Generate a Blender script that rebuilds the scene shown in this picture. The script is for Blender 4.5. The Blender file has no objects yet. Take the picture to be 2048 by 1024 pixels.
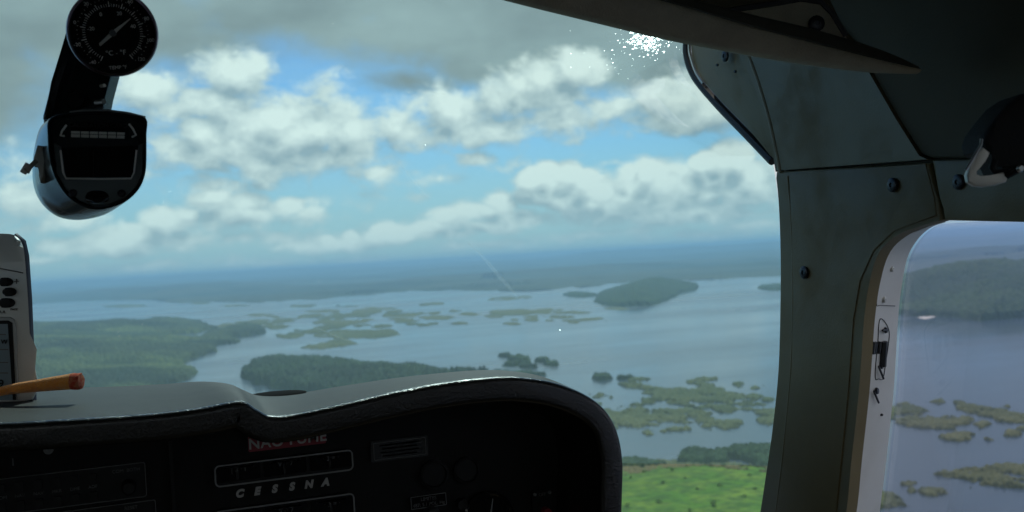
import bpy, bmesh, math, random
import numpy as np
from mathutils import Vector, Matrix
random.seed(7); rng = np.random.default_rng(7)
SC = bpy.context.scene; COL = SC.collection
rad = math.radians
# ------------------------------------------------------------------ camera
ALT = 300.0                      # metres above the water
FPX = 2000.0                     # focal length in photo pixels (photo 2048 wide)
YAW, PITCH, ROLL = rad(20), rad(0.06), rad(3.36)
F = Vector((math.sin(YAW)*math.cos(PITCH), math.cos(YAW)*math.cos(PITCH), math.sin(PITCH)))
R0 = Vector((math.cos(YAW), -math.sin(YAW), 0)); U0 = R0.cross(F)
Rv = math.cos(ROLL)*R0 - math.sin(ROLL)*U0
Uv = math.sin(ROLL)*R0 + math.cos(ROLL)*U0
CAM = Vector((0, 0, ALT))
cd = bpy.data.cameras.new('camera'); cam = bpy.data.objects.new('camera', cd); COL.objects.link(cam)
cam.matrix_world = Matrix(((Rv.x,Uv.x,-F.x,0),(Rv.y,Uv.y,-F.y,0),(Rv.z,Uv.z,-F.z,ALT),(0,0,0,1)))
cd.sensor_width = 36; cd.lens = 36*FPX/2048; cd.clip_start = 0.05; cd.clip_end = 200000
cd.dof.use_dof = True; cd.dof.focus_distance = 0.85; cd.dof.aperture_fstop = cd.lens/2.6
SC.camera = cam
# ------------------------------------------------------------------ light and exposure
SUN_AZ, SUN_EL = rad(24), rad(46)
SC.view_settings.view_transform = 'Standard'; SC.view_settings.look = 'None'
SC.view_settings.exposure = 0.0; SC.view_settings.gamma = 1
sd = bpy.data.lights.new('sun', 'SUN'); sd.energy = 3.2; sd.angle = rad(0.5); sd.color = (1.0, 0.95, 0.87)
sun = bpy.data.objects.new('sun', sd); COL.objects.link(sun)
sun.location = (0, 0, ALT+50)
sdir = Vector((math.sin(SUN_AZ)*math.cos(SUN_EL), math.cos(SUN_AZ)*math.cos(SUN_EL), math.sin(SUN_EL)))
sun.rotation_euler = sdir.to_track_quat('Z', 'Y').to_euler()
SC.cycles.max_bounces = 8; SC.cycles.transparent_max_bounces = 12; SC.cycles.volume_bounces = 0
SC.cycles.sample_clamp_indirect = 4; SC.cycles.use_denoising = True; SC.cycles.use_adaptive_sampling = True; SC.cycles.adaptive_threshold = .015

def ray(px, py):
    return F + Rv*((px-1024)/FPX) - Uv*((py-512)/FPX)
def P(px, py, d):                     # point at depth d, relative to the camera
    return ray(px, py)*d
def PY(px, py, Y):
    r = ray(px, py); return r*(Y/r.y)
def PX(px, py, X):
    r = ray(px, py); return r*(X/r.x)
def G(px, py):                        # ground hit in the world, z = 0
    r = ray(px, py); t = ALT/(-r.z) if r.z < -1e-4 else ALT/1e-4
    return (r.x*t, r.y*t)
def azel(px, py):
    r = ray(px, py).normalized(); return math.atan2(r.x, r.y), math.asin(r.z)
def catmull(pts, n=6, closed=False):
    pts = [Vector(p) for p in pts]; N = len(pts); out = []
    segs = N if closed else N-1
    for i in range(segs):
        if closed: a, b, c, d = pts[i-1], pts[i], pts[(i+1) % N], pts[(i+2) % N]
        else: a, b, c, d = pts[max(i-1,0)], pts[i], pts[i+1], pts[min(i+2,N-1)]
        for k in range(n):
            t = k/n
            out.append(0.5*((2*b)+(c-a)*t+(2*a-5*b+4*c-d)*t*t+(3*b-a-3*c+d)*t**3))
    if not closed: out.append(pts[-1])
    return out

# ------------------------------------------------------------------ world: sky and clouds by direction
W = bpy.data.worlds.new('World'); SC.world = W; W.use_nodes = True
W.cycles.sampling_method = 'MANUAL'; W.cycles.sample_map_resolution = 256
nt = W.node_tree; nt.nodes.clear()
class NB:
    def __init__(s, t): s.t = t
    def n(s, ty, **kw):
        x = s.t.nodes.new(ty)
        for k, v in kw.items(): setattr(x, k, v)
        return x
    def l(s, a, b): s.t.links.new(a, b)
    def put(s, sock, v):
        if isinstance(v, bpy.types.NodeSocket): s.l(v, sock)
        elif v is not None: sock.default_value = v
    def m(s, op, a, b=None, c=None, clamp=False):
        x = s.n('ShaderNodeMath', operation=op, use_clamp=clamp)
        for i, v in enumerate((a, b, c)):
            if v is not None: s.put(x.inputs[i], v)
        return x.outputs[0]
    def vm(s, op, a, b=None, out=0):
        x = s.n('ShaderNodeVectorMath', operation=op)
        s.put(x.inputs[0], a)
        if b is not None: s.put(x.inputs[1], b)
        return x.outputs[out]
    def rng(s, v, a, b, c=0.0, d=1.0, smooth=True):
        x = s.n('ShaderNodeMapRange', interpolation_type='SMOOTHSTEP' if smooth else 'LINEAR')
        s.put(x.inputs[0], v)
        for i, q in enumerate((a, b, c, d)): s.put(x.inputs[i+1], q)
        return x.outputs[0]
    def mix(s, f, a, b, mode='MIX'):
        x = s.n('ShaderNodeMix', data_type='RGBA', blend_type=mode)
        s.put(x.inputs[0], f)
        for i, v in ((6, a), (7, b)):
            if isinstance(v, tuple) and len(v) == 3: v = v+(1,)
            s.put(x.inputs[i], v)
        return x.outputs[2]
    def noise(s, vec, scale, detail=5, rough=0.55, out=0, dist=0.0):
        x = s.n('ShaderNodeTexNoise'); s.put(x.inputs['Vector'], vec)
        x.inputs['Scale'].default_value = scale; x.inputs['Detail'].default_value = detail
        x.inputs['Roughness'].default_value = rough; x.inputs['Distortion'].default_value = dist
        return x.outputs[out]
# cumulus heaps: centre and radii in photo pixels, turned into azimuth and elevation
CUM = [(1068,360,32,26,1.6),(1098,345,28,24,1.6),(1135,352,34,28,1.6),(1172,362,30,26,1.6),(1210,382,30,24,1.5),(1250,396,32,22,1.4),(1262,348,20,22,1.4),(1292,344,28,28,1.5),(1325,362,28,26,1.4),(1372,372,34,30,1.4),(1408,322,30,24,1.7),(1440,312,34,26,1.7),(1478,322,32,28,1.7),(1512,350,34,28,1.5),(1410,392,30,20,1.4),(1000,405,26,18,1.4),(975,424,26,14,1.3),(900,432,30,14,1.2),(1120,400,40,20,1.4),(1180,408,34,18,1.4),(1060,392,34,18,1.3),(655,478,22,14,1.3),(700,470,24,15,1.3),(760,462,26,16,1.3),(815,468,22,14,1.3),(850,452,18,14,1.3),(225,488,30,22,1.4),(270,470,34,24,1.4),(325,440,34,22,1.3),(375,432,22,14,1.2),(430,398,26,18,1.3),(500,410,40,20,1.2),(580,412,34,18,1.2),(520,335,36,22,1.3),(470,140,46,34,1.3),(560,240,60,34,1.4),(640,262,50,30,1.4),(700,262,34,26,1.4),(400,262,44,26,1.3),(1150,135,38,26,1.4),(1090,160,40,30,1.3),(1040,165,30,24,1.3),(905,222,34,26,1.3),(285,185,75,50,1),(340,215,80,30,.8),(470,150,75,52,1),(430,205,120,36,1),(640,195,70,50,.55),(560,235,110,40,.75),
 (560,265,170,70,1.15),(440,295,130,50,1),(690,270,90,60,1),(620,315,150,36,.8),(520,345,62,36,.9),(460,370,100,26,.6),
 (1160,135,60,36,1.1),(1090,170,90,50,1.1),(1010,200,80,45,1),(900,225,80,50,1),(800,260,90,50,.8),(960,255,130,40,.8),(1100,235,150,45,.75),
 (1240,210,120,40,.6),(1350,205,80,50,1.15),(1420,225,80,36,1.1),(1330,240,120,28,.8),
 (950,318,40,18,.8),(1130,285,60,22,.3),(1230,325,60,10,.4),
 (1110,370,70,42,1.25),(1180,385,80,45,1.25),(1270,370,55,42,1.2),(1230,410,120,40,1.1),(1330,365,60,48,1.15),(1330,410,90,40,1.1),
 (1450,325,62,40,1.35),(1420,365,90,40,1.2),(1500,380,90,36,1.1),(1400,425,170,28,.9),(1560,330,50,40,1),
 (1000,410,42,28,1.0),(930,428,80,22,.95),(1060,440,100,24,.8),(990,455,90,18,.75),
 (850,455,50,22,.95),(770,470,80,26,.9),(690,480,80,26,.9),(610,495,70,16,.7),(920,470,60,18,.6),
 (420,405,50,24,.95),(500,430,110,32,.9),(600,425,60,26,.75),(330,445,60,30,.9),(250,480,80,32,1),(360,480,80,26,.7),(470,475,90,18,.5),
 (40,400,80,50,.75),(30,320,60,40,.5),(120,490,50,18,.9),(80,520,60,12,.6),(560,480,60,18,.5),(20,470,60,30,.5),
 (700,410,80,24,.4),(840,400,60,16,.35),(1500,450,100,18,.6),(1250,465,120,14,.5),(1180,470,140,14,.55),(1400,470,160,16,.6),(700,520,200,14,.5),(300,530,240,16,.5),(950,495,160,16,.6),(150,440,70,30,.7),(250,330,60,40,.5),(400,350,60,30,.5),(1050,330,120,16,.4),(760,350,120,30,.5),(880,360,90,16,.4),(1640,400,90,60,.9),(1760,350,90,70,1),(1900,390,120,60,1),(2080,370,130,70,1)]
GREY = [(150,40,330,110,1),(330,90,200,60,.8),(640,10,300,60,1.2),(900,40,300,90,1.3),(1200,60,300,100,1.5),(1290,120,160,60,1.2),(1450,130,160,60,.9),
 (960,120,160,50,.9),(820,165,130,40,.7),(1040,190,170,36,.5),(1340,210,180,36,.6),(1800,60,400,160,1.2),(-100,120,250,160,1),(60,190,130,50,.6),
 (700,-150,900,130,1.4),(1500,-150,700,130,1.4),(-300,-100,500,130,1.2)]
def density_group(name, ells, seed, amp, sc):
    g = bpy.data.node_groups.new(name, 'ShaderNodeTree')
    g.interface.new_socket('Vector', in_out='INPUT', socket_type='NodeSocketVector')
    g.interface.new_socket('Density', in_out='OUTPUT', socket_type='NodeSocketFloat')
    b = NB(g); gi = b.n('NodeGroupInput'); go = b.n('NodeGroupOutput')
    v0 = gi.outputs[0]
    warp = b.noise(v0, 14, 4, .5, out=1)
    v = b.vm('ADD', v0, b.vm('MULTIPLY', b.vm('SUBTRACT', warp, (.5,.5,.5)), (.022,.017,0)))
    acc = None
    for (cx, cy, rx, ry, w) in ells:
        a, e = azel(cx, cy)
        dlt = b.vm('SUBTRACT', v, (a, e, 0)); sv = b.vm('MULTIPLY', dlt, (FPX/rx, FPX/ry, 0))
        L = b.vm('LENGTH', sv, out=1)
        q = b.m('MULTIPLY_ADD', L, -w*.62, w*.95)
        acc = q if acc is None else b.m('SMOOTH_MAX', acc, q, .12)
    nv = b.vm('MULTIPLY', v0, (1, 1.5, 1)); nv = b.vm('ADD', nv, (seed, seed*.7, 0))
    f1 = b.noise(nv, sc, 7, .58, dist=.3)
    d = b.m('MULTIPLY_ADD', b.m('SUBTRACT', f1, .5), amp, b.m('MAXIMUM', acc, -1.0))
    b.l(d, go.inputs[0]); return g
b = NB(nt)
tc = b.n('ShaderNodeTexCoord').outputs['Generated']
sx = b.n('ShaderNodeSeparateXYZ'); b.l(tc, sx.inputs[0])
az = b.m('ARCTAN2', sx.outputs[0], sx.outputs[1]); el = b.m('ARCSINE', sx.outputs[2])
cv = b.n('ShaderNodeCombineXYZ'); b.l(az, cv.inputs[0]); b.l(el, cv.inputs[1]); V = cv.outputs[0]
gc = density_group('cumulus', CUM, 3.1, 1.15, 30); gg = density_group('overcast', GREY, 9.4, 1.2, 9)
def grp(g, vec):
    x = b.n('ShaderNodeGroup'); x.node_tree = g; b.l(vec, x.inputs[0]); return x.outputs[0]
dA = grp(gc, V); dB = grp(gc, b.vm('ADD', V, (.008, .019, 0))); dG = grp(gg, V)
sky = b.n('ShaderNodeTexSky', sky_type='NISHITA'); sky.sun_disc = False
sky.sun_elevation = SUN_EL; sky.sun_rotation = SUN_AZ; sky.altitude = 300; sky.air_density = 1.2; sky.dust_density = .6; sky.ozone_density = 2.0
skyc = b.mix(1.0, sky.outputs[0], (.47, .71, .98), 'MULTIPLY')
# thin veil of haze cloud everywhere, thicker toward the horizon
veil = b.noise(b.vm('MULTIPLY', V, (1, 3.2, 1)), 7, 7, .6)
hz = b.rng(el, 0.0, .15, .72, .02)
vm_ = b.m('MULTIPLY', b.rng(veil, .42, .75), .4); vm_ = b.m('MAXIMUM', hz, vm_)
col = b.mix(vm_, skyc, (4.1, 5.6, 6.6))
gm = b.rng(dG, .08, .72)
gsh = b.noise(b.vm('MULTIPLY', V, (1, 2, 1)), 5, 5, .5)
gcol = b.mix(b.rng(gsh, .3, .7), (2.55, 2.95, 3.1), (4.2, 4.8, 4.9))
col = b.mix(gm, col, gcol)
cm = b.rng(dA, .10, .56)
lit = b.m('ADD', b.m('MULTIPLY', b.m('SUBTRACT', dA, dB), .95), .48)
lit = b.m('MULTIPLY_ADD', b.m('SUBTRACT', b.noise(V, 38, 5, .6), .5), .9, b.m('MULTIPLY_ADD', b.m('MAXIMUM', b.m('SUBTRACT', dA, .6), -.5), .04, lit))
cc = b.mix(b.rng(lit, 0, 1, smooth=False), (3.7, 4.4, 4.9), (9.9, 9.6, 9.1))
cc = b.mix(b.rng(el, 0.0, .12, .45, 0.0), cc, (4.7, 5.9, 6.5))
col = b.mix(b.m('MULTIPLY', cm, .96), col, cc)
rear_fill = b.m('MULTIPLY', b.rng(sx.outputs[1], .45, 0.0), b.rng(b.noise(V, 5, 6, .55), .36, .56))  # bright cloud deck added behind the camera to fill the cabin
col = b.mix(rear_fill, col, (11.0, 11.3, 11.0))
col = b.mix(b.rng(el, -.02, 0.0, 1, 0), col, (2.2, 3.4, 4.2))
bg = b.n('ShaderNodeBackground'); b.l(col, bg.inputs[0]); bg.inputs[1].default_value = 0.10
wo = b.n('ShaderNodeOutputWorld'); b.l(bg.outputs[0], wo.inputs[0])

# ------------------------------------------------------------------ materials
def mat(name, base, rough=.6, metal=0, var=None, vscale=20, bump=0, bscale=200, spec=.5, coat=0, bdist=.001, detail=4, sheen=0):
    m = bpy.data.materials.new(name); m.use_nodes = True; t = m.node_tree; q = NB(t)
    p = t.nodes['Principled BSDF']
    co = q.n('ShaderNodeTexCoord').outputs['Object']
    c = tuple(base)+(1,)
    if var:
        f = q.rng(q.noise(co, vscale, detail), .35, .65)
        q.l(q.mix(f, c, tuple(var)+(1,)), p.inputs['Base Color'])
    else:
        f = q.noise(co, vscale*2, 3)
        q.l(q.mix(q.m('MULTIPLY', f, .25), c, tuple(x*.8 for x in base)+(1,)), p.inputs['Base Color'])
    p.inputs['Roughness'].default_value = rough; p.inputs['Metallic'].default_value = metal
    p.inputs['Specular IOR Level'].default_value = spec; p.inputs['Coat Weight'].default_value = coat
    p.inputs['Sheen Weight'].default_value = sheen
    if bump:
        bn = q.n('ShaderNodeBump'); bn.inputs['Strength'].default_value = bump; bn.inputs['Distance'].default_value = bdist
        q.l(q.noise(co, bscale, 3, .6), bn.inputs['Height']); q.l(bn.outputs[0], p.inputs['Normal'])
    return m
def landmat(name, cols, s1=.004, s2=.05, rough=.95, s3=.0008):
    m = bpy.data.materials.new(name); m.use_nodes = True; q = NB(m.node_tree); p = m.node_tree.nodes['Principled BSDF']
    pos = q.n('ShaderNodeNewGeometry').outputs['Position']
    a = q.rng(q.noise(pos, s1, 6, .6), .38, .62); c = q.rng(q.noise(pos, s2, 4, .6), .35, .65); e = q.rng(q.noise(pos, s3, 4, .5), .4, .6)
    x = q.mix(a, cols[0], cols[1]); x = q.mix(q.m('MULTIPLY', c, .75), x, cols[2]); x = q.mix(q.m('MULTIPLY', e, .5), x, cols[3])
    q.l(x, p.inputs['Base Color']); p.inputs['Roughness'].default_value = rough; p.inputs['Specular IOR Level'].default_value = .15
    return m
M = {}
M['forest'] = landmat('forest canopy', [(.022,.050,.016),(.045,.085,.022),(.014,.034,.014),(.035,.065,.02)])
M['marsh'] = landmat('marsh scrub', [(.115,.125,.045),(.075,.095,.032),(.040,.060,.022),(.15,.145,.06)], .012, .09)
M['cloudshade_mix'] = landmat('mixed woodland', [(.018,.042,.015),(.115,.15,.042),(.024,.046,.016),(.012,.027,.012)], .0028, .05, s3=.0016)  # wood and marsh tones, with cloud-shadow bands put into the colour
M['meadow'] = landmat('flooded meadow grass', [(.065,.19,.014),(.135,.25,.026),(.020,.065,.012),(.035,.10,.014)], .022, .07)
M['far'] = landmat('far forest', [(.022,.046,.024),(.045,.070,.03),(.014,.030,.018),(.10,.105,.065)], .0012, .006, s3=.0003)
M['sand'] = mat('pale sandbank', (.55,.50,.42), .9)
# water: rippled reflective surface with wind lanes
m = bpy.data.materials.new('lake water'); m.use_nodes = True; q = NB(m.node_tree); p = m.node_tree.nodes['Principled BSDF']
pos = q.n('ShaderNodeNewGeometry').outputs['Position']
lane = q.rng(q.noise(q.vm('MULTIPLY', pos, (.00035, .0011, 0)), 1.0, 5, .6), .36, .64)
q.l(q.mix(lane, (.032,.055,.078), (.060,.085,.105)), p.inputs['Base Color'])
q.l(q.m('MULTIPLY_ADD', lane, .16, .12), p.inputs['Roughness']); p.inputs['IOR'].default_value = 1.33
bn = q.n('ShaderNodeBump'); bn.inputs['Distance'].default_value = .5; q.l(q.m('MULTIPLY_ADD', lane, .25, .1), bn.inputs['Strength'])
q.l(q.noise(pos, .12, 4, .6), bn.inputs['Height']); q.l(bn.outputs[0], p.inputs['Normal']); M['water'] = m
M['shield'] = mat('charcoal padded vinyl', (.034,.033,.029), .55, var=(.028,.027,.025), vscale=30, bump=.5, bscale=620, bdist=.0008, spec=.14)
M['roll'] = mat('shiny worn vinyl piping', (.012,.012,.011), .2, bump=.8, bscale=520, bdist=.0008, spec=.45, coat=.2)
M['panel'] = mat('black crackle panel paint', (.0045,.005,.0045), .6, bump=.3, bscale=900, spec=.2)
M['matte'] = mat('matte black', (.008,.008,.008), .95, spec=.05)
M['black'] = mat('satin black plastic', (.008,.009,.009), .5, spec=.2)
M['gloss'] = mat('gloss black dial face', (.006,.006,.007), .12)
M['housing'] = mat('black painted housing', (.012,.018,.020), .25, coat=.3)
M['chrome'] = mat('worn steel', (.55,.56,.55), .3, 1)
M['dull'] = mat('dull aluminium', (.66,.64,.58), .45, .35, bump=.15, bscale=300)
M['trim'] = mat('grey green moulded plastic trim', (.240,.190,.092), .5, var=(.212,.168,.083), vscale=9, bump=.35, bscale=500, bdist=.0006)
tn = M['trim'].node_tree; q = NB(tn); p = tn.nodes['Principled BSDF']; co = q.n('ShaderNodeTexCoord').outputs['Object']
sc1 = q.rng(q.noise(co, 6, 8, .72), .45, .7); q.l(q.m('MULTIPLY_ADD', sc1, .35, .38), p.inputs['Roughness'])
old = p.inputs['Base Color'].links[0].from_socket; gr = q.rng(q.noise(q.vm('MULTIPLY', co, (1, 1, .35)), 38, 6, .7), .56, .72)
q.l(q.mix(q.m('MULTIPLY', gr, .06), old, (.11,.095,.06)), p.inputs['Base Color'])
M['liner'] = mat('dark headliner vinyl', (.105,.088,.05), .75, var=(.09,.076,.044), vscale=8, bump=.3, bscale=400, bdist=.0006)
M['visor'] = mat('padded brown grey visor cover', (.52,.46,.34), .6, var=(.45,.39,.29), vscale=60, bump=.9, bscale=650, bdist=.001)
M['visor_edge'] = mat('dark visor binding', (.10,.095,.075), .6, bump=.3, bscale=600)
M['white'] = mat('white painted metal door frame', (.74,.73,.68), .45, var=(.68,.66,.60), vscale=14)
M['screw'] = mat('dark screw head', (.05,.05,.055), .35, .8)
M['rubber'] = mat('black rubber seal', (.015,.015,.017), .45)
M['print'] = mat('off white printing', (.75,.75,.70), .6)
M['dim'] = mat('grey printing', (.10,.105,.10), .6)
M['mark'] = mat('faded white dial marking', (.80,.80,.76), .6)
M['faint'] = mat('worn grey lettering', (.34,.34,.32), .6)
M['line'] = mat('grey bezel edge', (.19,.20,.195), .45)
M['red'] = mat('red plastic tape', (.20,.010,.02), .5)
M['placard'] = mat('brushed placard metal', (.035,.038,.038), .65, 0, bump=.4, spec=.2, bscale=500)
M['silver'] = mat('silver painted plastic', (.70,.72,.69), .35, .1, var=(.66,.68,.65), vscale=30, coat=.3)
M['button'] = mat('dark rubber button', (.010,.011,.011), .5, spec=.2)
M['screen'] = mat('grey liquid crystal screen', (.20,.27,.31), .2)
M['orange'] = mat('orange felt cloth', (.98,.36,.045), .95, var=(.90,.28,.035), vscale=90, bump=1, bscale=700, bdist=.002, sheen=.4)
M['redcloth'] = mat('frayed red cloth', (.72,.07,.03), .95, var=(.80,.25,.12), vscale=260, bump=1, bscale=900, bdist=.003)
M['webbing'] = mat('black seat belt webbing', (.010,.010,.011), .8, bump=.7, bscale=600)
M['bark'] = mat('tree bark', (.12,.10,.08), .9, vscale=3)
M['leaf'] = landmat('tree leaves', [(.12,.22,.05),(.14,.25,.05),(.07,.15,.03),(.10,.20,.04)], .05, .6)
def glassmat(name, tint, refl, dirt=.02):
    m = bpy.data.materials.new(name); m.use_nodes = True; q = NB(m.node_tree); m.node_tree.nodes.clear()
    tr = q.n('ShaderNodeBsdfTransparent'); tr.inputs[0].default_value = tint+(1,)
    gl = q.n('ShaderNodeBsdfGlossy'); gl.inputs['Roughness'].default_value = .05
    lw = q.n('ShaderNodeLayerWeight'); lw.inputs[0].default_value = .25
    dt = q.n('ShaderNodeBsdfTranslucent'); dt.inputs[0].default_value = (.75,.9,.88,1); md = q.n('ShaderNodeMixShader'); md.inputs[0].default_value = dirt
    q.l(tr.outputs[0], md.inputs[1]); q.l(dt.outputs[0], md.inputs[2])
    mx = q.n('ShaderNodeMixShader'); q.l(q.m('MULTIPLY', lw.outputs['Fresnel'], refl), mx.inputs[0])
    q.l(md.outputs[0], mx.inputs[1]); q.l(gl.outputs[0], mx.inputs[2])
    o = q.n('ShaderNodeOutputMaterial'); q.l(mx.outputs[0], o.inputs[0]); return m
M['wglass'] = glassmat('green tinted windshield', (.68,.905,.90), .10, .035)
M['sglass'] = glassmat('side window', (.90,.89,.95), .15, .012)
m = bpy.data.materials.new('sunlit speck'); m.use_nodes = True; q = NB(m.node_tree); p = m.node_tree.nodes['Principled BSDF']
p.inputs['Base Color'].default_value = (.95,.98,.96,1); p.inputs['Metallic'].default_value = 1; p.inputs['Roughness'].default_value = .42; M['speck'] = m
m = bpy.data.materials.new('scratch in acrylic'); m.use_nodes = True; q = NB(m.node_tree); m.node_tree.nodes.clear()
tr = q.n('ShaderNodeBsdfTransparent'); tl = q.n('ShaderNodeBsdfTranslucent'); tl.inputs[0].default_value = (.9,.95,.92,1)
mx = q.n('ShaderNodeMixShader'); mx.inputs[0].default_value = .06; q.l(tr.outputs[0], mx.inputs[1]); q.l(tl.outputs[0], mx.inputs[2])
o = q.n('ShaderNodeOutputMaterial'); q.l(mx.outputs[0], o.inputs[0]); M['scratch'] = m

# ------------------------------------------------------------------ object helpers
def tag(o, label=None, cat=None, group=None, kind=None):
    for k, v in (('label', label), ('category', cat), ('group', group), ('kind', kind)):
        if v: o[k] = v
    return o
def thing(name, loc, label, cat, group=None):
    o = bpy.data.objects.new(name, None); o.empty_display_size = .05; COL.objects.link(o)
    o.location = Vector(loc)+CAM; return tag(o, label, cat, group)
def link(name, bm, material, parent=None, smooth=True, origin=None):
    """bm is in camera-relative metres; the object hangs under its parent, or is moved to the camera's height."""
    me = bpy.data.meshes.new(name)
    bmesh.ops.recalc_face_normals(bm, faces=bm.faces[:])
    bm.to_mesh(me); bm.free()
    me.materials.append(material)
    if smooth:
        for pl in me.polygons: pl.use_smooth = True
        me.set_sharp_from_angle(angle=rad(38))
    o = bpy.data.objects.new(name, me); COL.objects.link(o)
    if parent is not None:
        o.parent = parent
        off = Vector((0,0,0)); q_ = parent
        while q_ is not None: off += Vector(q_.location); q_ = q_.parent
        o.location = CAM - off
    else: o.location = CAM
    return o
def solid(loops, caps=True, bm=None, closed=True):
    bm = bm or bmesh.new(); R = [[bm.verts.new(p) for p in L] for L in loops]; n = len(R[0])
    for a, c in zip(R, R[1:]):
        for i in range(n if closed else n-1):
            bm.faces.new((a[i], a[(i+1) % n], c[(i+1) % n], c[i]))
    if caps and closed:
        bm.faces.new(R[0][::-1]); bm.faces.new(R[-1])
    return bm
def slab(pts, off, bevel=0, bm=None, seg=3):
    """closed outline pts extruded by the vector off, the front rim bevelled"""
    pts = [Vector(p) for p in pts]; off = Vector(off)
    own = bm is None; bm = bm or bmesh.new()
    v0 = [bm.verts.new(p) for p in pts]; v1 = [bm.verts.new(p+off) for p in pts]; n = len(pts)
    f = bm.faces.new(v0); bm.faces.new(v1[::-1])
    for i in range(n): bm.faces.new((v0[(i+1) % n], v0[i], v1[i], v1[(i+1) % n]))
    if bevel:
        bmesh.ops.bevel(bm, geom=list(f.edges), offset=bevel, segments=seg, profile=.5, affect='EDGES', clamp_overlap=True)
    return bm
def tube(pts, r, n=8, bm=None, rf=None, caps=True):
    pts = [Vector(p) for p in pts]; loops = []; up = Vector((0,0,1)); prev = None
    for i, p in enumerate(pts):
        t = (pts[min(i+1, len(pts)-1)]-pts[max(i-1, 0)]).normalized()
        a = prev if prev is not None else (up if abs(t.z) < .9 else Vector((1,0,0)))
        u = (a - t*a.dot(t)).normalized(); prev = u; v = t.cross(u)
        rr = r if rf is None else rf[i]
        loops.append([p + (u*math.cos(2*math.pi*k/n)+v*math.sin(2*math.pi*k/n))*rr for k in range(n)])
    return solid(loops, caps, bm)
def lathe(c, axis, prof, n=24, bm=None):
    """prof: (distance along axis, radius)"""
    axis = Vector(axis).normalized(); u = axis.orthogonal().normalized(); v = axis.cross(u); c = Vector(c); loops = []
    for (h, r) in prof:
        loops.append([c+axis*h+(u*math.cos(2*math.pi*k/n)+v*math.sin(2*math.pi*k/n))*max(r, 1e-5) for k in range(n)])
    return solid(loops, True, bm)
def box(c, X, Y, Z, bm=None, bevel=0):
    c = Vector(c); X = Vector(X); Y = Vector(Y); Z = Vector(Z)
    return slab([c-X-Y-Z, c+X-Y-Z, c+X+Y-Z, c-X+Y-Z], Z*2, bevel, bm)
def screw(c, axis, r, parent, name='screw', material=None):
    axis = Vector(axis).normalized(); bm = lathe(c, axis, [(-.001, r), (.0008, r), (.0016, r*.82), (.0018, r*.35), (.0008, r*.3), (.0008, 0)], 16)
    return link(name, bm, material or M['screw'], parent)
def text(name, s, c, xdir, ydir, size, material, parent, extrude=.0003, align='CENTER', shear=0, spacing=1.0, off=0.0):
    cu = bpy.data.curves.new(name, 'FONT'); cu.body = s; cu.size = size; cu.extrude = extrude
    cu.align_x = align; cu.align_y = 'CENTER'; cu.shear = shear; cu.space_character = spacing; cu.offset = off
    t = bpy.data.objects.new(name, cu); COL.objects.link(t)
    me = bpy.data.meshes.new_from_object(t); bpy.data.objects.remove(t)
    x = Vector(xdir).normalized(); y = Vector(ydir); y = (y-x*y.dot(x)).normalized(); z = x.cross(y)
    mw = Matrix(((x.x,y.x,z.x,c[0]),(x.y,y.y,z.y,c[1]),(x.z,y.z,z.z,c[2]),(0,0,0,1)))
    bm = bmesh.new(); bm.from_mesh(me); bm.transform(mw); bpy.data.meshes.remove(me)
    return link(name, bm, material, parent, smooth=False)

# ------------------------------------------------------------------ numpy noise
def _h(ix, iy, s):
    n = (ix.astype(np.int64)*374761393 + iy.astype(np.int64)*668265263 + s*1442695041) & 0xffffffff
    n = ((n ^ (n >> 13))*1274126177) & 0xffffffff
    return ((n ^ (n >> 16)) & 0xffffff)/16777215.0
def vnoise(x, y, s=0):
    ix = np.floor(x); iy = np.floor(y); fx = x-ix; fy = y-iy; fx = fx*fx*(3-2*fx); fy = fy*fy*(3-2*fy)
    a = _h(ix,iy,s); b_ = _h(ix+1,iy,s); c = _h(ix,iy+1,s); d = _h(ix+1,iy+1,s)
    return (a*(1-fx)+b_*fx)*(1-fy)+(c*(1-fx)+d*fx)*fy
def fbm(x, y, o=5, s=0):
    v = 0; a = .5; t = 0
    for i in range(o): v = v+a*vnoise(x, y, s+i*17); t += a; a *= .55; x = x*2.03+7.1; y = y*2.03+3.7
    return v/t-.5
def worley(x, y, s=0):
    ix = np.floor(x); iy = np.floor(y); best = np.full(x.shape, 9.0)
    for dx in (-1,0,1):
        for dy in (-1,0,1):
            cx = ix+dx; cy = iy+dy
            d = (cx+_h(cx,cy,s)-x)**2+(cy+_h(cx,cy,s+5)-y)**2
            best = np.minimum(best, d)
    return np.sqrt(best)
def sdf(X, Y, poly):
    poly = np.array(poly); D = np.full(X.shape, 1e18); ins = np.zeros(X.shape, bool); n = len(poly)
    for i in range(n):
        a = poly[i]; c = poly[(i+1) % n]; e = c-a; L = e@e+1e-9
        t = np.clip(((X-a[0])*e[0]+(Y-a[1])*e[1])/L, 0, 1)
        D = np.minimum(D, (X-a[0]-t*e[0])**2+(Y-a[1]-t*e[1])**2)
        cond = ((a[1] > Y) != (c[1] > Y)) & (X < (c[0]-a[0])*(Y-a[1])/(c[1]-a[1]+1e-12)+a[0]); ins ^= cond
    return np.where(ins, 1, -1)*np.sqrt(D)
RA = np.array([[Rv.x,Rv.y,Rv.z],[Uv.x,Uv.y,Uv.z],[F.x,F.y,F.z]])
def Garr(px, py):
    a = (px-1024)/FPX; c = -(py-512)/FPX
    r = [F[i]+a*Rv[i]+c*Uv[i] for i in range(3)]
    t = ALT/np.maximum(-r[2], 1e-3); return r[0]*t, r[1]*t
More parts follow.
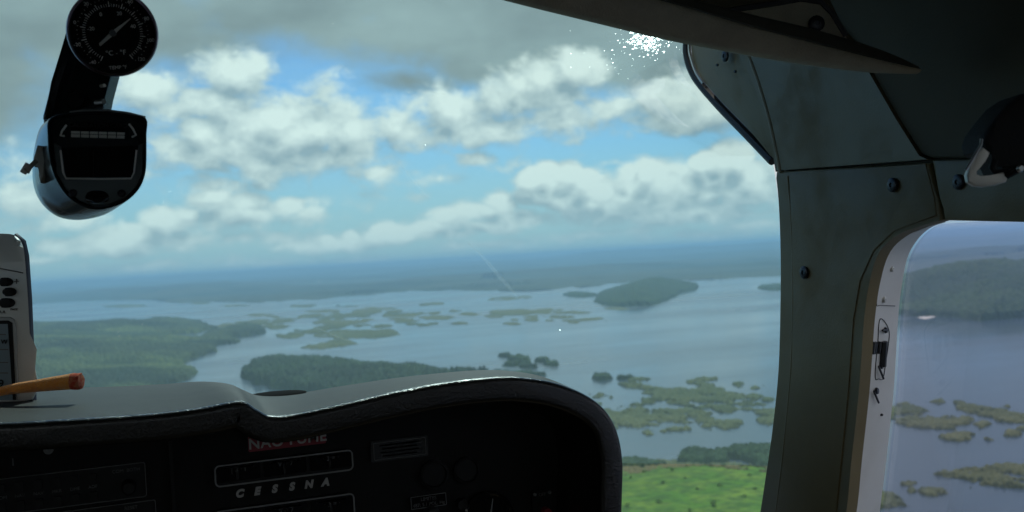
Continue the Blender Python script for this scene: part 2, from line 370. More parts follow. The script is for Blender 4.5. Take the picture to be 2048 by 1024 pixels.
def grid_mesh(name, X, Y, Z, keep, material):
    ny, nx = X.shape; idx = np.arange(nx*ny).reshape(ny, nx)
    q_ = keep[:-1,:-1] | keep[1:,:-1] | keep[:-1,1:] | keep[1:,1:]
    f = np.stack([idx[:-1,:-1][q_], idx[1:,:-1][q_], idx[1:,1:][q_], idx[:-1,1:][q_]], 1)
    used, inv = np.unique(f, return_inverse=True); f = inv.reshape(-1, 4)
    co = np.stack([X.ravel()[used], Y.ravel()[used], Z.ravel()[used]], 1)
    me = bpy.data.meshes.new(name); me.from_pydata(co.tolist(), [], f.tolist()); me.update()
    me.materials.append(material)
    if len(f) and me.polygons[0].normal.z < 0: me.flip_normals()
    o = bpy.data.objects.new(name, me); COL.objects.link(o); return o
LANDN = [0]
def land(name, poly, material, canopy=14, hill=0, crown=11, amp=.010, scale=.03, step=(2.4,1.1), bump=.55, holes=0, hillw=.05, kind='structure', low=0.0):
    LANDN[0] += 1; s = LANDN[0]*31
    pxs = [p[0] for p in poly]; pys = [p[1] for p in poly]; mg = 14
    gx = np.arange(min(pxs)-mg*2, max(pxs)+mg*2, step[0]); gy = np.arange(min(pys)-mg, max(pys)+mg, step[1])
    A, B = np.meshgrid(gx, gy)
    # keep clear of the horizon line
    lim = 512 + 2 - (A-1024)*math.tan(ROLL) + 12
    B = np.maximum(B, lim)
    X, Y = Garr(A, B); wp = [G(*p) for p in poly]
    cx = np.mean([w[0] for w in wp]); cy = np.mean([w[1] for w in wp]); D0 = math.hypot(cx, cy)
    D = np.hypot(X, Y)
    L = D0*scale
    # boundary distance measured with the polygon's foreshortening undone, roughness in ground metres
    d = sdf(X, Y, wp) + D0*amp*2*fbm(X/L, Y/(L*1.5), 6, s)*2
    if holes: d = np.minimum(d, (fbm(X/(L*.9), Y/(L*1.3), 6, s+9)+.5-holes)*L*1.6)
    w_ = worley(X/crown, Y/crown, s+3); bumps = (1-np.clip(w_, 0, 1))
    big = fbm(X/(crown*5), Y/(crown*5), 4, s+4)
    prof = np.clip(d/(D0*.0022), 0, 1)
    Z = prof*(canopy*(1-bump)+canopy*bump*(bumps*1.3+big*1.1)) + hill*np.clip(d/(D0*hillw), 0, 1)**.8*(1+.5*fbm(X/(L*1.5), Y/(L*1.5), 4, s+6)) + low
    Z = np.where(d > 0, np.maximum(Z, .6), -2.5)
    o = grid_mesh(name, X, Y, Z, d > 0, material)
    return tag(o, kind=kind)

# ------------------------------------------------------------------ water and far land
bm = bmesh.new(); ring = [bm.verts.new((math.cos(a)*60000, math.sin(a)*60000, 0)) for a in np.linspace(0, 2*math.pi, 96, endpoint=False)]
bm.faces.new(ring); me = bpy.data.meshes.new('water'); bm.to_mesh(me); bm.free(); me.materials.append(M['water'])
o = bpy.data.objects.new('water', me); COL.objects.link(o); tag(o, kind='structure')
shore = [(-900,642),(-300,630),(60,607),(160,603),(300,600),(345,606),(430,604),(520,606),(600,601),(650,600),(720,592),(800,585),(880,582),(990,583),
         (1060,583),(1130,578),(1200,572),(1300,564),(1400,560),(1480,557),(1560,555),(1700,545),(1790,550),(1900,545),(2048,530),(2400,520),(2900,500)]
saz = np.array([math.atan2(*G(*p)) for p in shore]); sr = np.array([math.hypot(*G(*p)) for p in shore])
AZ = np.linspace(saz[0], saz[-1], 1300); T = np.linspace(0, 1, 150)
rs = np.interp(AZ, saz, sr); Rg = rs[None,:]*(np.array(58000)/rs[None,:])**(T[:,None]**1.15)
Xf = Rg*np.sin(AZ)[None,:]; Yf = Rg*np.cos(AZ)[None,:]
sh = fbm(Xf/900, Yf/900, 5, 77)
edge = (Rg-rs[None,:]*(1.02+.16*fbm(AZ[None,:]*40+0*Rg, 0*Rg, 4, 5)))/900
Zf = np.clip(edge, 0, 1)**.7*(22+170*np.clip(fbm(Xf/3400, Yf/3400, 5, 41)+.12, 0, 1)*np.clip(edge/4, 0, 1)*2 + 20*sh)
ridge = np.clip((Rg-26000)/16000, 0, 1)*(70+520*np.clip(fbm(Xf/6000, Yf/9000, 5, 91)+.14, 0, 1))
Zf = np.minimum(Zf+ridge, 330+.12*(Zf+ridge)); pond = (fbm(Xf/1500, Yf/1500, 5, 13) > .205) & (edge < 6)
Zf = np.where((edge < 0) | pond, -3, Zf)
tag(grid_mesh('far_hills', Xf, Yf, Zf, Zf > -3, M['far']), kind='structure')
# ------------------------------------------------------------------ islands and marshes
def ell(cx, cy, rx, ry, n=10, rot=0):
    return [(cx+rx*math.cos(2*math.pi*i/n), cy+ry*math.sin(2*math.pi*i/n)-rot*rx*math.cos(2*math.pi*i/n)) for i in range(n)]
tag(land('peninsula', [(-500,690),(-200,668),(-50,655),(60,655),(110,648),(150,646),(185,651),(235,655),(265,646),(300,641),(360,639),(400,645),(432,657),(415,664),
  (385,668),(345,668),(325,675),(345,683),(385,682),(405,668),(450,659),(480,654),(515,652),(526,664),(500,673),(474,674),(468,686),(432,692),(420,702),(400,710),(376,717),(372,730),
  (345,736),(376,742),(380,752),(362,762),(330,772),(300,800),(300,900),(-500,950)], M['cloudshade_mix'], 14, 60, 16, .008, .03, (2.4,1.0), hillw=.10))
land('island', [(478,752),(500,735),(535,725),(560,722),(600,723),(650,727),(700,734),(760,740),(800,743),(860,748),(900,752),(990,747),(940,756),(860,765),(800,790),(700,800),(620,785),(550,776),(510,768)], M['forest'], 24, 12, 13, .004, .02, (1.8,.9))
land('islet', [(985,746),(1040,748),(1100,750),(1060,754),(1000,753)], M['forest'], 12, 0, 12, .003, .01)
for e in [(1012,712,12,3),(1040,720,18,5),(1052,729,14,3),(1022,731,18,3),(1088,724,14,3),(1105,730,12,2.5),(1060,736,20,2)]:
    land('islet', ell(*e), M['forest'], 13, 0, 12, .004, .012, (1.4,.7))
land('hill_island', [(1188,604),(1196,590),(1225,583),(1290,575),(1350,572),(1400,571),(1392,578),(1368,584),(1340,600),(1300,612),(1240,614),(1205,610)], M['forest'], 16, 105, 22, .002, .03, (1.6,.6), hillw=.07)
land('islet', ell(1160,590,34,4.5), M['forest'], 14, 0, 20, .003, .02, (1.6,.6)); land('islet', ell(1550,576,34,4.5), M['forest'], 18, 0, 20, .003, .02, (1.6,.6))
for e in [(583,671,27,6,10,.05),(632,662,18,4),(680,646,44,6),(615,632,30,4),(560,642,30,5,10,.1),(545,655,22,4),(518,644,22,4),(655,655,26,4),(640,650,14,3),(1020,625,52,5,10,.03),(1010,597,34,3.4,10,.05),
          (940,628,22,3),(900,636,18,2.5),(860,608,24,2.5),(1150,625,30,3.5),(1120,634,40,2.6),(800,630,34,4,10,-.08),(830,640,14,3),(760,617,30,2.4),(690,612,30,2),(600,612,26,2.4),(870,648,16,2),(1190,640,30,2),
          (400,606,30,2.2),(250,612,40,2),(470,612,30,2.2),(650,622,22,2),(925,646,16,2),(1060,640,14,2.4),(720,628,20,2),(1088,620,14,2)]:
    land('islet', ell(*e), M['marsh'], 5, 0, 16, .010, .02, (1.6,.5), holes=.35)
land('islet', [(606,696),(640,685),(668,681),(700,680),(705,687),(680,693),(655,697),(625,699)], M['marsh'], 6, 0, 13, .008, .02, holes=.36)
land('islet', [(636,670),(660,664),(690,660),(720,661),(790,658),(802,663),(785,671),(745,677),(700,678),(660,676)], M['marsh'], 6, 0, 13, .008, .02, holes=.36)
NM = dict(canopy=4.6, crown=8, amp=.0085, scale=.02, step=(1.6,.9), holes=.40, bump=.8)
for poly in [[(1277,782),(1292,770),(1315,775),(1338,779),(1360,768),(1368,785),(1402,778),(1392,768),(1420,763),(1448,773),(1452,785),(1482,791),(1512,801),(1552,812),(1640,830),(1640,870),(1545,850),(1530,846),(1512,822),(1480,818),(1455,824),(1430,818),(1400,812),(1370,810),(1340,804),(1310,806),(1288,805),(1297,792)],
             [(1150,800),(1225,817),(1245,811),(1272,809),(1310,821),(1340,818),(1367,831),(1387,845),(1390,860),(1350,864),(1330,857),(1290,862),(1245,852),(1150,835)],
             [(1368,820),(1400,822),(1432,835),(1468,855),(1450,862),(1430,857),(1400,842)], ell(1272,762,26,4), ell(1255,771,18,4), ell(1190,795,18,6), ell(1400,760,26,4), ell(1478,771,8,3)]:
    land('marsh', poly, M['marsh'], **NM)
land('islet', ell(1206,757,20,4.5), M['forest'], 12, 0, 10, .003, .012); land('islet', ell(1250,757,22,3), M['forest'], 9, 0, 10, .003, .012)
land('wooded_shore', [(1362,914),(1378,906),(1395,905),(1422,911),(1450,906),(1472,900),(1545,896),(1700,890),(1700,935),(1560,940),(1528,938),(1480,920),(1455,918),(1462,933),(1400,932),(1350,930)], M['forest'], 11, 0, 8, .003, .02, (1.8,1.2))
land('wooded_shore', [(1100,915),(1250,921),(1272,918),(1302,925),(1330,932),(1290,940),(1100,935)], M['forest'], 7, 0, 8, .003, .02, (1.8,1.2))
land('meadow', [(900,950),(1240,940),(1300,931),(1360,926),(1400,929),(1470,931),(1545,938),(1640,950),(1640,1350),(700,1350)], M['meadow'], 2.2, 2, 14, .002, .02, (3,2.0), bump=.4)
land('wooded_headland', [(1640,640),(1780,628),(1810,630),(1835,634),(1870,632),(1900,634),(1960,643),(2048,636),(2300,640),(2300,556),(2048,560),(1960,566),(1900,570),(1850,585),(1800,590),(1640,600)], M['forest'], 18, 150, 22, .004, .05, (2.2,.8), hillw=.13)
o = land('sandbank', [(1828,634),(1850,627),(1892,623),(1880,632),(1850,639)], M['sand'], 2, 0, 20, .001, .02, (1.5,.6))
for poly in [[(1700,812),(1785,811),(1810,809),(1850,818),(1870,826),(1900,831),(1940,841),(1952,850),(1900,856),(1850,858),(1810,848),(1780,844),(1700,845)],
             [(1910,806),(1930,811),(1960,816),(2000,818),(2048,830),(2160,850),(2160,870),(2048,848),(2010,845),(1980,836),(1930,828)],
             ell(1922,875,28,8), ell(2022,869,20,7), ell(1878,804,14,4), ell(1970,876,8,3),
             [(1872,950),(1920,942),(1960,935),(2000,930),(2048,932),(2200,935),(2200,990),(2048,980),(2000,978),(1950,962),(1920,955)],
             [(1690,975),(1752,981),(1790,984),(1820,1000),(1812,1012),(1752,1018),(1690,1020)], ell(1860,984,26,7), ell(1826,968,14,4)]:
    land('marsh', poly, M['marsh'], **NM)

rb = random.Random(21)
for _ in range(34):
    x = rb.uniform(420, 930); y = 622 + rb.uniform(0, 34) + (x < 640)*rb.uniform(0, 8); w_ = abs(rb.gauss(0, 12))+5
    land('islet', ell(x, y, w_, 1.4+w_*.09), M['marsh'], 5, 0, 16, .007, .012, (1.5,.5))
for _ in range(26):
    x = rb.uniform(1180, 1545); y = rb.uniform(762, 868); w_ = abs(rb.gauss(0, 9))+4
    land('islet', ell(x, y, w_, 1.6+w_*.2), M['marsh'], 4, 0, 8, .004, .012, (1.5,.8))
for _ in range(12):
    x = rb.uniform(960, 1240); y = rb.uniform(618, 650); w_ = abs(rb.gauss(0, 8))+4
    land('islet', ell(x, y, w_, 1.1+w_*.06), M['marsh'], 5, 0, 16, .005, .012, (1.5,.5))
for _ in range(14):
    x = rb.uniform(1780, 2060); y = rb.choice([rb.uniform(800, 880), rb.uniform(945, 1000)]); w_ = abs(rb.gauss(0, 8))+4
    land('islet', ell(x, y, w_, 1.6+w_*.2), M['marsh'], 4, 0, 8, .004, .012, (1.5,.8))
land('shore_scrub', [(1240,930),(1300,924),(1360,922),(1420,926),(1500,932),(1560,938),(1560,955),(1490,945),(1430,938),(1340,940),(1290,950),(1240,955)], M['marsh'], 5, 0, 8, .004, .02, (1.6,1.0), holes=.44)
# ------------------------------------------------------------------ trees standing in the meadow
def make_tree(seed):
    r = random.Random(seed); root = bpy.data.objects.new('tree', None); COL.objects.link(root)
    bm = tube([(0,0,-.5),(.1,.05,2),(.0,.1,3.6),(.15,0,5.2)], .3, 7, rf=[.34,.26,.2,.1])
    for k in range(5):
        a = k*1.3; tube([(0,.05,2.6+k*.4),(math.cos(a)*1.1,math.sin(a)*1.1,3.8+k*.45),(math.cos(a)*2.0,math.sin(a)*2.0,4.8+k*.4)], .1, 5, bm, rf=[.13,.08,.03])
    me = bpy.data.meshes.new('trunk'); bm.to_mesh(me); bm.free(); me.materials.append(M['bark'])
    t = bpy.data.objects.new('trunk', me); COL.objects.link(t); t.parent = root
    vs = []; fs = []
    cl = [(r.uniform(-2.1,2.1), r.uniform(-2.1,2.1), r.uniform(3.6,6.6), r.uniform(.9,1.6)) for _ in range(11)]
    for (x, y, z, s) in cl:
        for _ in range(75):
            d = Vector((r.gauss(0,1), r.gauss(0,1), r.gauss(0,1))).normalized()*s*r.uniform(.55,1.05)
            c = Vector((x, y, z))+d; a = Vector((r.gauss(0,1), r.gauss(0,1), r.gauss(0,1))).normalized(); u = a.orthogonal().normalized(); w = a.cross(u)
            q_ = .3*r.uniform(.7,1.3); k = len(vs); vs += [c+u*q_, c+w*q_*.6, c-u*q_, c-w*q_*.6]; fs.append((k,k+1,k+2,k+3))
    me = bpy.data.meshes.new('crown'); me.from_pydata([tuple(v) for v in vs], [], fs); me.materials.append(M['leaf'])
    c = bpy.data.objects.new('crown', me); COL.objects.link(c); c.parent = root
    return root
spots = [q_ for k_, q_ in enumerate([(1345,948,1.2),(1420,942,1.1),(1290,950,.9),(1327,972,.8),(1462,950,.7),(1500,958,.9),(1440,978,.9),(1275,990,1.2),(1262,962,.8),(1318,1012,1),(1350,1000,.8),(1395,985,.8),(1428,1018,1.3),
         (1462,1015,1.1),(1490,1000,.8),(1380,1030,1),(1300,1040,1),(1478,1040,1.1),(1255,1020,1),(1405,960,.7),(1370,962,.7),(1510,985,.8),(1285,972,.6),(1340,1060,1.2),(1440,1075,1.1),(1500,1080,1.2),(1400,1090,1),(1311,933,1),(1380,936,.9),(1448,936,.8),(1268,938,.8),(1520,944,1)]) if k_ % 3 != 1]
protos = [make_tree(s) for s in (1, 2, 3)]
for i, (px, py, s) in enumerate(spots):
    src = protos[i % 3]
    if i < 3: r_ = src
    else:
        r_ = src.copy(); COL.objects.link(r_)
        for ch in [c for c in src.children]:
            c = ch.copy(); COL.objects.link(c); c.parent = r_
    g = G(px, py); r_.location = (g[0], g[1], 1.6); r_.rotation_euler = (0, 0, i*1.9); r_.scale = (s*1.25*(.7+.6*((i*7)%5)/4), s*1.25*(.7+.6*((i*3)%5)/4), s*.8)
    tag(r_, 'small dark green tree, one of those dotted over the bright green meadow', 'tree', 'scattered trees in the bright meadow')

# ================================================================== COCKPIT (camera-relative metres, x right, y forward, z up)
XW = .60                                            # inner side wall
# ---- glareshield and instrument panel
panel = thing('instrument_panel', (.1, .83, -.3), 'black instrument panel under a padded grey glareshield hood', 'instrument panel')
lip = [(-1500,860),(-900,868),(-400,858),(0,847),(150,839),(300,829),(400,817),(470,804),(492,805),(515,820),(545,833),(600,828),(700,806),(800,783),(900,765),(1000,755),(1060,757),(1120,768),(1180,793),(1218,825),(1240,868),(1250,925),(1249,1000),(1244,1150)]
back = [(-1500,800),(-900,812),(-400,800),(0,788),(120,777),(230,773),(330,768),(400,763),(450,767),(482,779),(515,789),(590,787),(690,771),(790,757),(870,750),(950,745),(1010,748),(1060,758),(1110,785),(1145,815),(1172,860),(1185,920),(1187,990),(1180,1120)]
YL, YB, YP = .75, 1.05, .83
lip3 = catmull([PY(a, c, YL) for a, c in lip], 8); back3 = catmull([PY(a, c, YB) for a, c in back], 8)
n = len(lip3); loops = []
def inward(i):
    t = (lip3[min(i+1,n-1)]-lip3[max(i-1,0)]); t.y = 0; t.normalize()
    return Vector((t.z, 0, -t.x))                    # to the right of travel: under the hood
inn = [inward(i) for i in range(n)]
inn = [(inn[max(i-2,0)]+inn[max(i-1,0)]+inn[i]+inn[min(i+1,n-1)]+inn[min(i+2,n-1)]).normalized() for i in range(n)]
rr = .0055
sect = []
for k in range(15):                                  # top surface, from windshield to lip
    t = k/14; sect.append([back3[i].lerp(lip3[i]+Vector((0,.006,0)), t) - Vector((0,0,-.004*math.sin(math.pi*t))) for i in range(n)])
link('glareshield', solid(sect, closed=False), M['shield'], panel); sect = [sect[-1]]
rr, fl = .0045, .011                                  # rolled lip: small top radius, flat face, small lower radius
for k in range(1, 6):
    a = math.pi/2*k/5; sect.append([lip3[i]+Vector((0,.006-rr*math.sin(a),0))+inn[i]*rr*(1-math.cos(a)) for i in range(n)])
for k in range(0, 6):
    a = math.pi/2*k/5; sect.append([lip3[i]+Vector((0,.006-rr*math.cos(a),0))+inn[i]*(rr+fl+rr*math.sin(a)) for i in range(n)])
sect.append([lip3[i]+inn[i]*(rr*2+fl+.001)+Vector((0,.04,0)) for i in range(n)])
sect.append([lip3[i]+inn[i]*(rr*2+fl+.008)+Vector((0,YP-YL+.004,0)) for i in range(n)])
link('hood_edge', solid(sect, closed=False), M['roll'], panel)
# panel face
pf = [lip3[i]+inn[i]*.012+Vector((0,YP-YL,0)) for i in range(0, n, 2)]
pf = [p_ for p_ in pf]; zb = -.75
pf += [Vector((pf[-1].x, YP, zb)), Vector((pf[0].x, YP, zb))]
link('panel_face', slab(pf, (0,.02,0)), M['panel'], panel, smooth=False)
YT = YP-.004
XD, ZD = Vector((1,0,0)), Vector((0,0,1))
def pp(px, py, y=YT): return PY(px, py, y)
def rrect(c, w, h, r, n=5):
    pts = []
    for (sx_, sz_, a0) in ((1,1,0),(-1,1,90),(-1,-1,180),(1,-1,270)):
        for k in range(n+1):
            a = rad(a0+90*k/n); pts.append(Vector((c.x+sx_*(w/2-r)+r*math.cos(a), c.y, c.z+sz_*(h/2-r)+r*math.sin(a))))
    return pts
def frame_line(name, c, w, h, r, th, material, parent, dy=-.001):
    o_ = rrect(c, w, h, r); i_ = rrect(c, w-2*th, h-2*th, max(r-th, .0005)); D_ = Vector((0,dy,0))
    bm = solid([[p_+0*D_ for p_ in o_], [p_+D_ for p_ in o_], [p_+D_ for p_ in i_], [p_ for p_ in i_]], caps=False)
    return link(name, bm, material, parent, smooth=False)
def rect(name, c, w, h, material, parent, th=.0015, r=.001):
    return link(name, slab(rrect(c, w, h, r, 3), (0, th, 0)), material, parent, smooth=False)
# no smoking tape, partly behind the hood
t1 = pp(497, 888); t2 = pp(652, 875); cc_ = (t1+t2)/2; ws = (t2-t1).length
tp = rect('warning_tape', cc_+Vector((0,.001,.0005)), ws, .0125, M['red'], panel)
text('tape_lettering', 'NÃO FUME', cc_+Vector((0,-.0015,.0005)), XD, ZD, .0118, M['faint'], tp, spacing=1.08, off=.0002)
def radio(cx, top, bot, right, nm):
    R_ = pp(right, (top[1]+bot[1])/2)
    zt = pp(*top).z; zb_ = pp(*bot).z
    xl = pp(428, bot[1]).x; xr = pp(right, bot[1]).x
    c = Vector(((xl+xr)/2, YT, (zt+zb_)/2)); w = xr-xl; h = zt-zb_
    b_ = link(nm, slab(rrect(c+Vector((0,-.002,0)), w, h, .004), (0,.007,0), .0008), M['black'], panel, smooth=False)
    frame_line('bezel_edge', c+Vector((0,-.0025,0)), w, h, .004, .0011, M['line'], b_)
    for k in range(3):
        x = c.x-w/2+w*(k+.5)/3
        rect('display', Vector((x, YT-.0032, c.z+.001)), w/3.25, h*.72, M['gloss'], b_, .001)
        rect('tick', Vector((x-.001, YT-.0046, c.z)), .0011, h*.5, M['line'], b_, .001)
        text('scale_marks', ['| 2 · I', 'V  · 7', '· 3 = ·'][k], Vector((x, YT-.0046, c.z+h*.22)), XD, ZD, .0055, M['dim'], b_)
        rect('tick', Vector((x, YT-.0046, c.z+h*.34)), w/4.6, .0006, M['dim'], b_, .001)
    return b_
radio(0, (705,897), (705,939), 706, 'radio_unit')
radio(0, (705,984), (705,1040), 710, 'radio_unit')
lt = [(478,985),(516,981),(553,977),(588,973),(622,969),(650,966)]
cx_ = [pp(*q_) for q_ in lt]
zz = sum(q_.z for q_ in cx_)/6
for i, ch in enumerate('CESSNA'):
    text('nameplate_letter', ch, Vector((cx_[0].x+(cx_[-1].x-cx_[0].x)*i/5, YT-.001, zz)), XD, ZD, .0082, M['faint'], panel, shear=.25, off=.0005, extrude=.0006)
# left audio panel with two rows of push buttons
c = (pp(-60, 985)+pp(290, 955))/2; zt = pp(290,923).z; zb_ = pp(290,993).z; xr = pp(292,955).x; xl = pp(-120,980).x
c = Vector(((xl+xr)/2, YT, (zt+zb_)/2)); w = xr-xl; h = zt-zb_
ap = link('audio_panel', slab(rrect(c, w, h, .003), (0,.005,0), .0006), M['black'], panel, smooth=False)
frame_line('bezel_edge', c+Vector((0,-.0006,0)), w, h, .002, .0006, M['dim'], ap)
for k in range(8):
    for j in range(2):
        x = xr-.038-k*.0125
        rect('push_button', Vector((x, YT-.003, c.z+(.006 if j == 0 else -.008))), .0056, .0068, M['button'], ap, .003)
    text('button_caption', ['ADF','DME','MKR','NAV','NAV','COM','COM','TEL'][k], Vector((x, YT-.0012, c.z-.0008)), XD, ZD, .0034, M['dim'], ap)
link('selector_knob', lathe(Vector((xr-.0125, YT-.001, c.z-.004)), (0,-1,0), [(0,.006),(.008,.0052),(.0095,.004),(.0095,0)], 20), M['button'], ap)
text('button_caption', 'COM  BOTH', Vector((xr-.014, YT-.0012, c.z+.0085)), XD, ZD, .0036, M['dim'], ap)
c2 = Vector((c.x+.004, YT, zb_-.018)); ap2 = link('transponder_unit', slab(rrect(c2, w+.004, .03, .003), (0,.005,0), .0006), M['black'], panel, smooth=False)
frame_line('bezel_edge', c2+Vector((0,-.0006,0)), w+.004, .03, .002, .0006, M['dim'], ap2)
text('unit_caption', 'RESET', Vector((c2.x+w/2-.016, YT-.0012, c2.z+.011)), XD, ZD, .0036, M['dim'], ap2)
screw(pp(97,899), (0,-1,0), .0036, panel, material=M['line']); text('panel_numeral', '1', pp(26,925), XD, ZD, .008, M['dim'], panel)
# column between the stacks
link('panel_divider', slab(rrect(Vector((pp(345,960).x, YT-.001, pp(345,960).z-.03)), .0025, .12, .001), (0,.004,0)), M['button'], panel, smooth=False)
# right sub panel: placard, two blanking covers, lettered placard, gauge, breaker
a_ = pp(742, 903); e_ = pp(856, 892); c = (a_+e_)/2
pl_ = rect('placard', c, (e_-a_).length, .0175, M['placard'], panel, .002); frame_line('placard_border', c+Vector((0,-.0003,0)), (e_-a_).length-.004, .0145, .001, .0005, M['dim'], pl_, -.0005)
for k in range(4): rect('text_line', c+Vector((0,-.0006,.0045-k*.003)), .034-.004*(k % 2), .0008, M['dim'], pl_, .0006)
for (px, py, r) in ((867,948,.0125),(932,940,.0115)):
    cv_ = link('blank_cover', lathe(pp(px,py,YP-.001), (0,-1,0), [(0,r),(.003,r),(.004,r*.85),(.002,r*.8),(.002,0)], 30), M['button'], panel)
a_ = pp(822, 1003); pc = pp(857, 1002)
pl_ = rect('limits_placard', pc, .031, .0105, M['gloss'], panel, .001); frame_line('placard_border', pc+Vector((0,-.0003,0)), .031, .0105, .0006, .0004, M['line'], pl_, -.0004)
text('placard_text', 'LIMITES', pc+Vector((0,-.0008,.0022)), XD, ZD, .0042, M['dim'], pl_); text('placard_text', '487: 5.1 POL. Hg', pc+Vector((0,-.0008,-.0024)), XD, ZD, .0040, M['dim'], pl_)
gc_ = pp(975, 1034, YP-.002)
ga = link('suction_gauge', lathe(gc_, (0,-1,0), [(0,.023),(.004,.023),(.005,.021),(.0035,.0195),(.0035,0)], 40), M['gloss'], panel)
bm = slab([gc_+Vector(q_) for q_ in ((-.0008,-.005,-.004),(.0008,-.005,-.004),(.0046,-.005,.016),(.004,-.005,.0165))], (0,.0008,0)); link('needle', bm, M['line'], ga, smooth=False)
link('knob', lathe(pp(862,1030), (0,-1,0), [(0,.008),(.009,.007),(.010,.005),(.010,0)], 24), M['placard'], panel)
link('knob', lathe(pp(922,1007), (0,-1,0), [(0,.005),(.006,.0045),(.006,0)], 20), M['button'], panel)
sc_ = pp(1085, 1010); sw = rect('circuit_breaker_plate', sc_, .0185, .026, M['button'], panel, .002)
link('breaker_button', lathe(sc_+Vector((.002,-.0005,-.006)), (0,-1,0), [(0,.0045),(.006,.004),(.006,0)], 20), M['red'], sw)
for sxx in (-.007,.007): screw(sc_+Vector((sxx,-.001,.0105)), (0,-1,0), .0014, sw, material=M['line'])
text('plate_caption', 'OFF', sc_+Vector((0,-.0012,.0095)), XD, ZD, .004, M['dim'], sw)
# dark defroster outlet on top of the shield, by the windshield
oc = PY(550, 789.5, .98); bm = bmesh.new()
bmesh.ops.create_uvsphere(bm, u_segments=24, v_segments=12, radius=1); bm.transform(Matrix.Translation(oc) @ Matrix.Diagonal((.030,.02,.0028,1)))
link('defroster_outlet', bm, M['matte'], panel)

# ---- windshield
ws_ = thing('windshield', (0, 1.1, -.13), 'wide green tinted curved windshield above the glareshield', 'windshield')
def onX(pts, X=.60, n_=5, closed=False): return catmull([PX(a, c, X) for a, c in pts], n_, closed)
Ledge = [(1430,20),(1470,95),(1510,175),(1538,260),(1549,330),(1557,400),(1561,500),(1561,600),(1557,740),(1545,860),(1532,950),(1518,1040),(1490,1200),(1470,1350)]
edge_ = sorted([(p_.z, p_.y) for p_ in onX([(1378,20),(1378,60),(1374,105),(1390,152),(1434,206),(1494,268),(1546,322)], .612) + onX(Ledge[5:], .612)])
ez = [e[0] for e in edge_]; ey = [e[1] for e in edge_]
def gy(x, z):                                        # glass surface: forward distance at (x, z)
    u = min(abs(x)/.612, 1.0); v = (z+.16)/.46
    ye = float(np.interp(z, ez, ey)); yc = 1.16-.20*v-.04*v*v
    return ye+(yc-ye)*(1-u**2.2)
def wpt(u, v):
    x = u*.612; z = -.24+v*.54; return Vector((x, gy(x, z), z))
NU, NV = 72, 60
bm = solid([[wpt(-1+2*i/NU, j/NV) for i in range(NU+1)] for j in range(NV+1)], closed=False)
wg = link('glass_pane', bm, M['wglass'], ws_)
def on_glass(px, py, inset=.004):
    r = ray(px, py); lo, hi = .3, 2.5
    for _ in range(40):
        mid = (lo+hi)/2; p_ = r*mid; y = gy(p_.x, p_.z)
        if p_.y > y: hi = mid
        else: lo = mid
    p_ = r*lo; return p_-r.normalized()*inset
bm = bmesh.new(); rs_ = random.Random(5)
def speck(px, py, r):                                # specks as mirror flakes, angled to throw sun glare at the camera
    p_ = on_glass(px, py); h = ((-p_).normalized()+sdir).normalized()
    h = (h+Vector((rs_.gauss(0,.12), rs_.gauss(0,.12), rs_.gauss(0,.12)))).normalized(); u = h.orthogonal().normalized(); w = h.cross(u)
    k = rs_.uniform(0, 3); r *= .95 if abs(px-1280) < 90 and py < 150 else .5
    bm.faces.new([bm.verts.new(p_+(u*math.cos(k+a)+w*math.sin(k+a))*r*rs_.uniform(.6,1.3)) for a in (0,1.3,2.5,3.8,5.1)])
for _ in range(420): speck(rs_.gauss(1292,22), rs_.gauss(80,14), abs(rs_.gauss(.0003,.0004))+.00025)
for _ in range(60): speck(rs_.gauss(1235,60), rs_.gauss(105,32), abs(rs_.gauss(.0002,.00018))+.00018)
for _ in range(32): speck(rs_.gauss(325,40), rs_.gauss(400,32), abs(rs_.gauss(.0001,.0001))+.00013)
for _ in range(80): speck(rs_.gauss(640,75), rs_.gauss(742,24), abs(rs_.gauss(.00006,.00006))+.0001)
for (a, c, r) in [(818,185,.0008),(1120,660,.0008),(637,565,.0007),(641,560,.0006),(284,648,.0006),(238,672,.0007),(236,664,.0005),(1142,135,.0006),(540,240,.0005),(665,48,.0006),(850,290,.0004),(700,640,.0003)]: speck(a, c, r)
for _ in range(25): speck(rs_.uniform(80,1500), rs_.uniform(20,760), rs_.uniform(.00012,.00026))
o = link('glint_specks', bm, M['speck'], ws_); o['kind'] = 'stuff'
def scratch(a, c, w):
    p0, p1 = on_glass(*a, .003), on_glass(*c, .003); t = (p1-p0); s_ = t.cross(p0).normalized()*w
    k_ = [p0.lerp(p1, i/6)+s_*.5*math.sin(i) for i in range(7)]
    bm = solid([[k_[i]-s_*math.sin(math.pi*(i+.3)/6.6), k_[i]+s_*math.sin(math.pi*(i+.3)/6.6)] for i in range(7)], closed=False)
    link('scratch', bm, M['scratch'], ws_)
scratch((935,485), (1045,600), .0022); scratch((590,640), (720,690), .0009); scratch((845,184), (895,188), .0009); scratch((800,330), (860,400), .0009)
# ---- right windshield post with lintel and corner plate
post = thing('windshield_post', (XW+.02, .85, -.4), 'grey green moulded post trim between the windshield and the side window', 'window post')
Redge = [(1620,1350),(1655,1200),(1690,1040),(1703,920),(1718,780),(1728,640),(1740,560),(1759,504),(1796,470),(1842,452),(1884,440)]
Ltop = [(1884,440)]
low = onX(Ledge) + onX(Redge) + [PX(1850,322,XW), PX(1575,346,XW)]
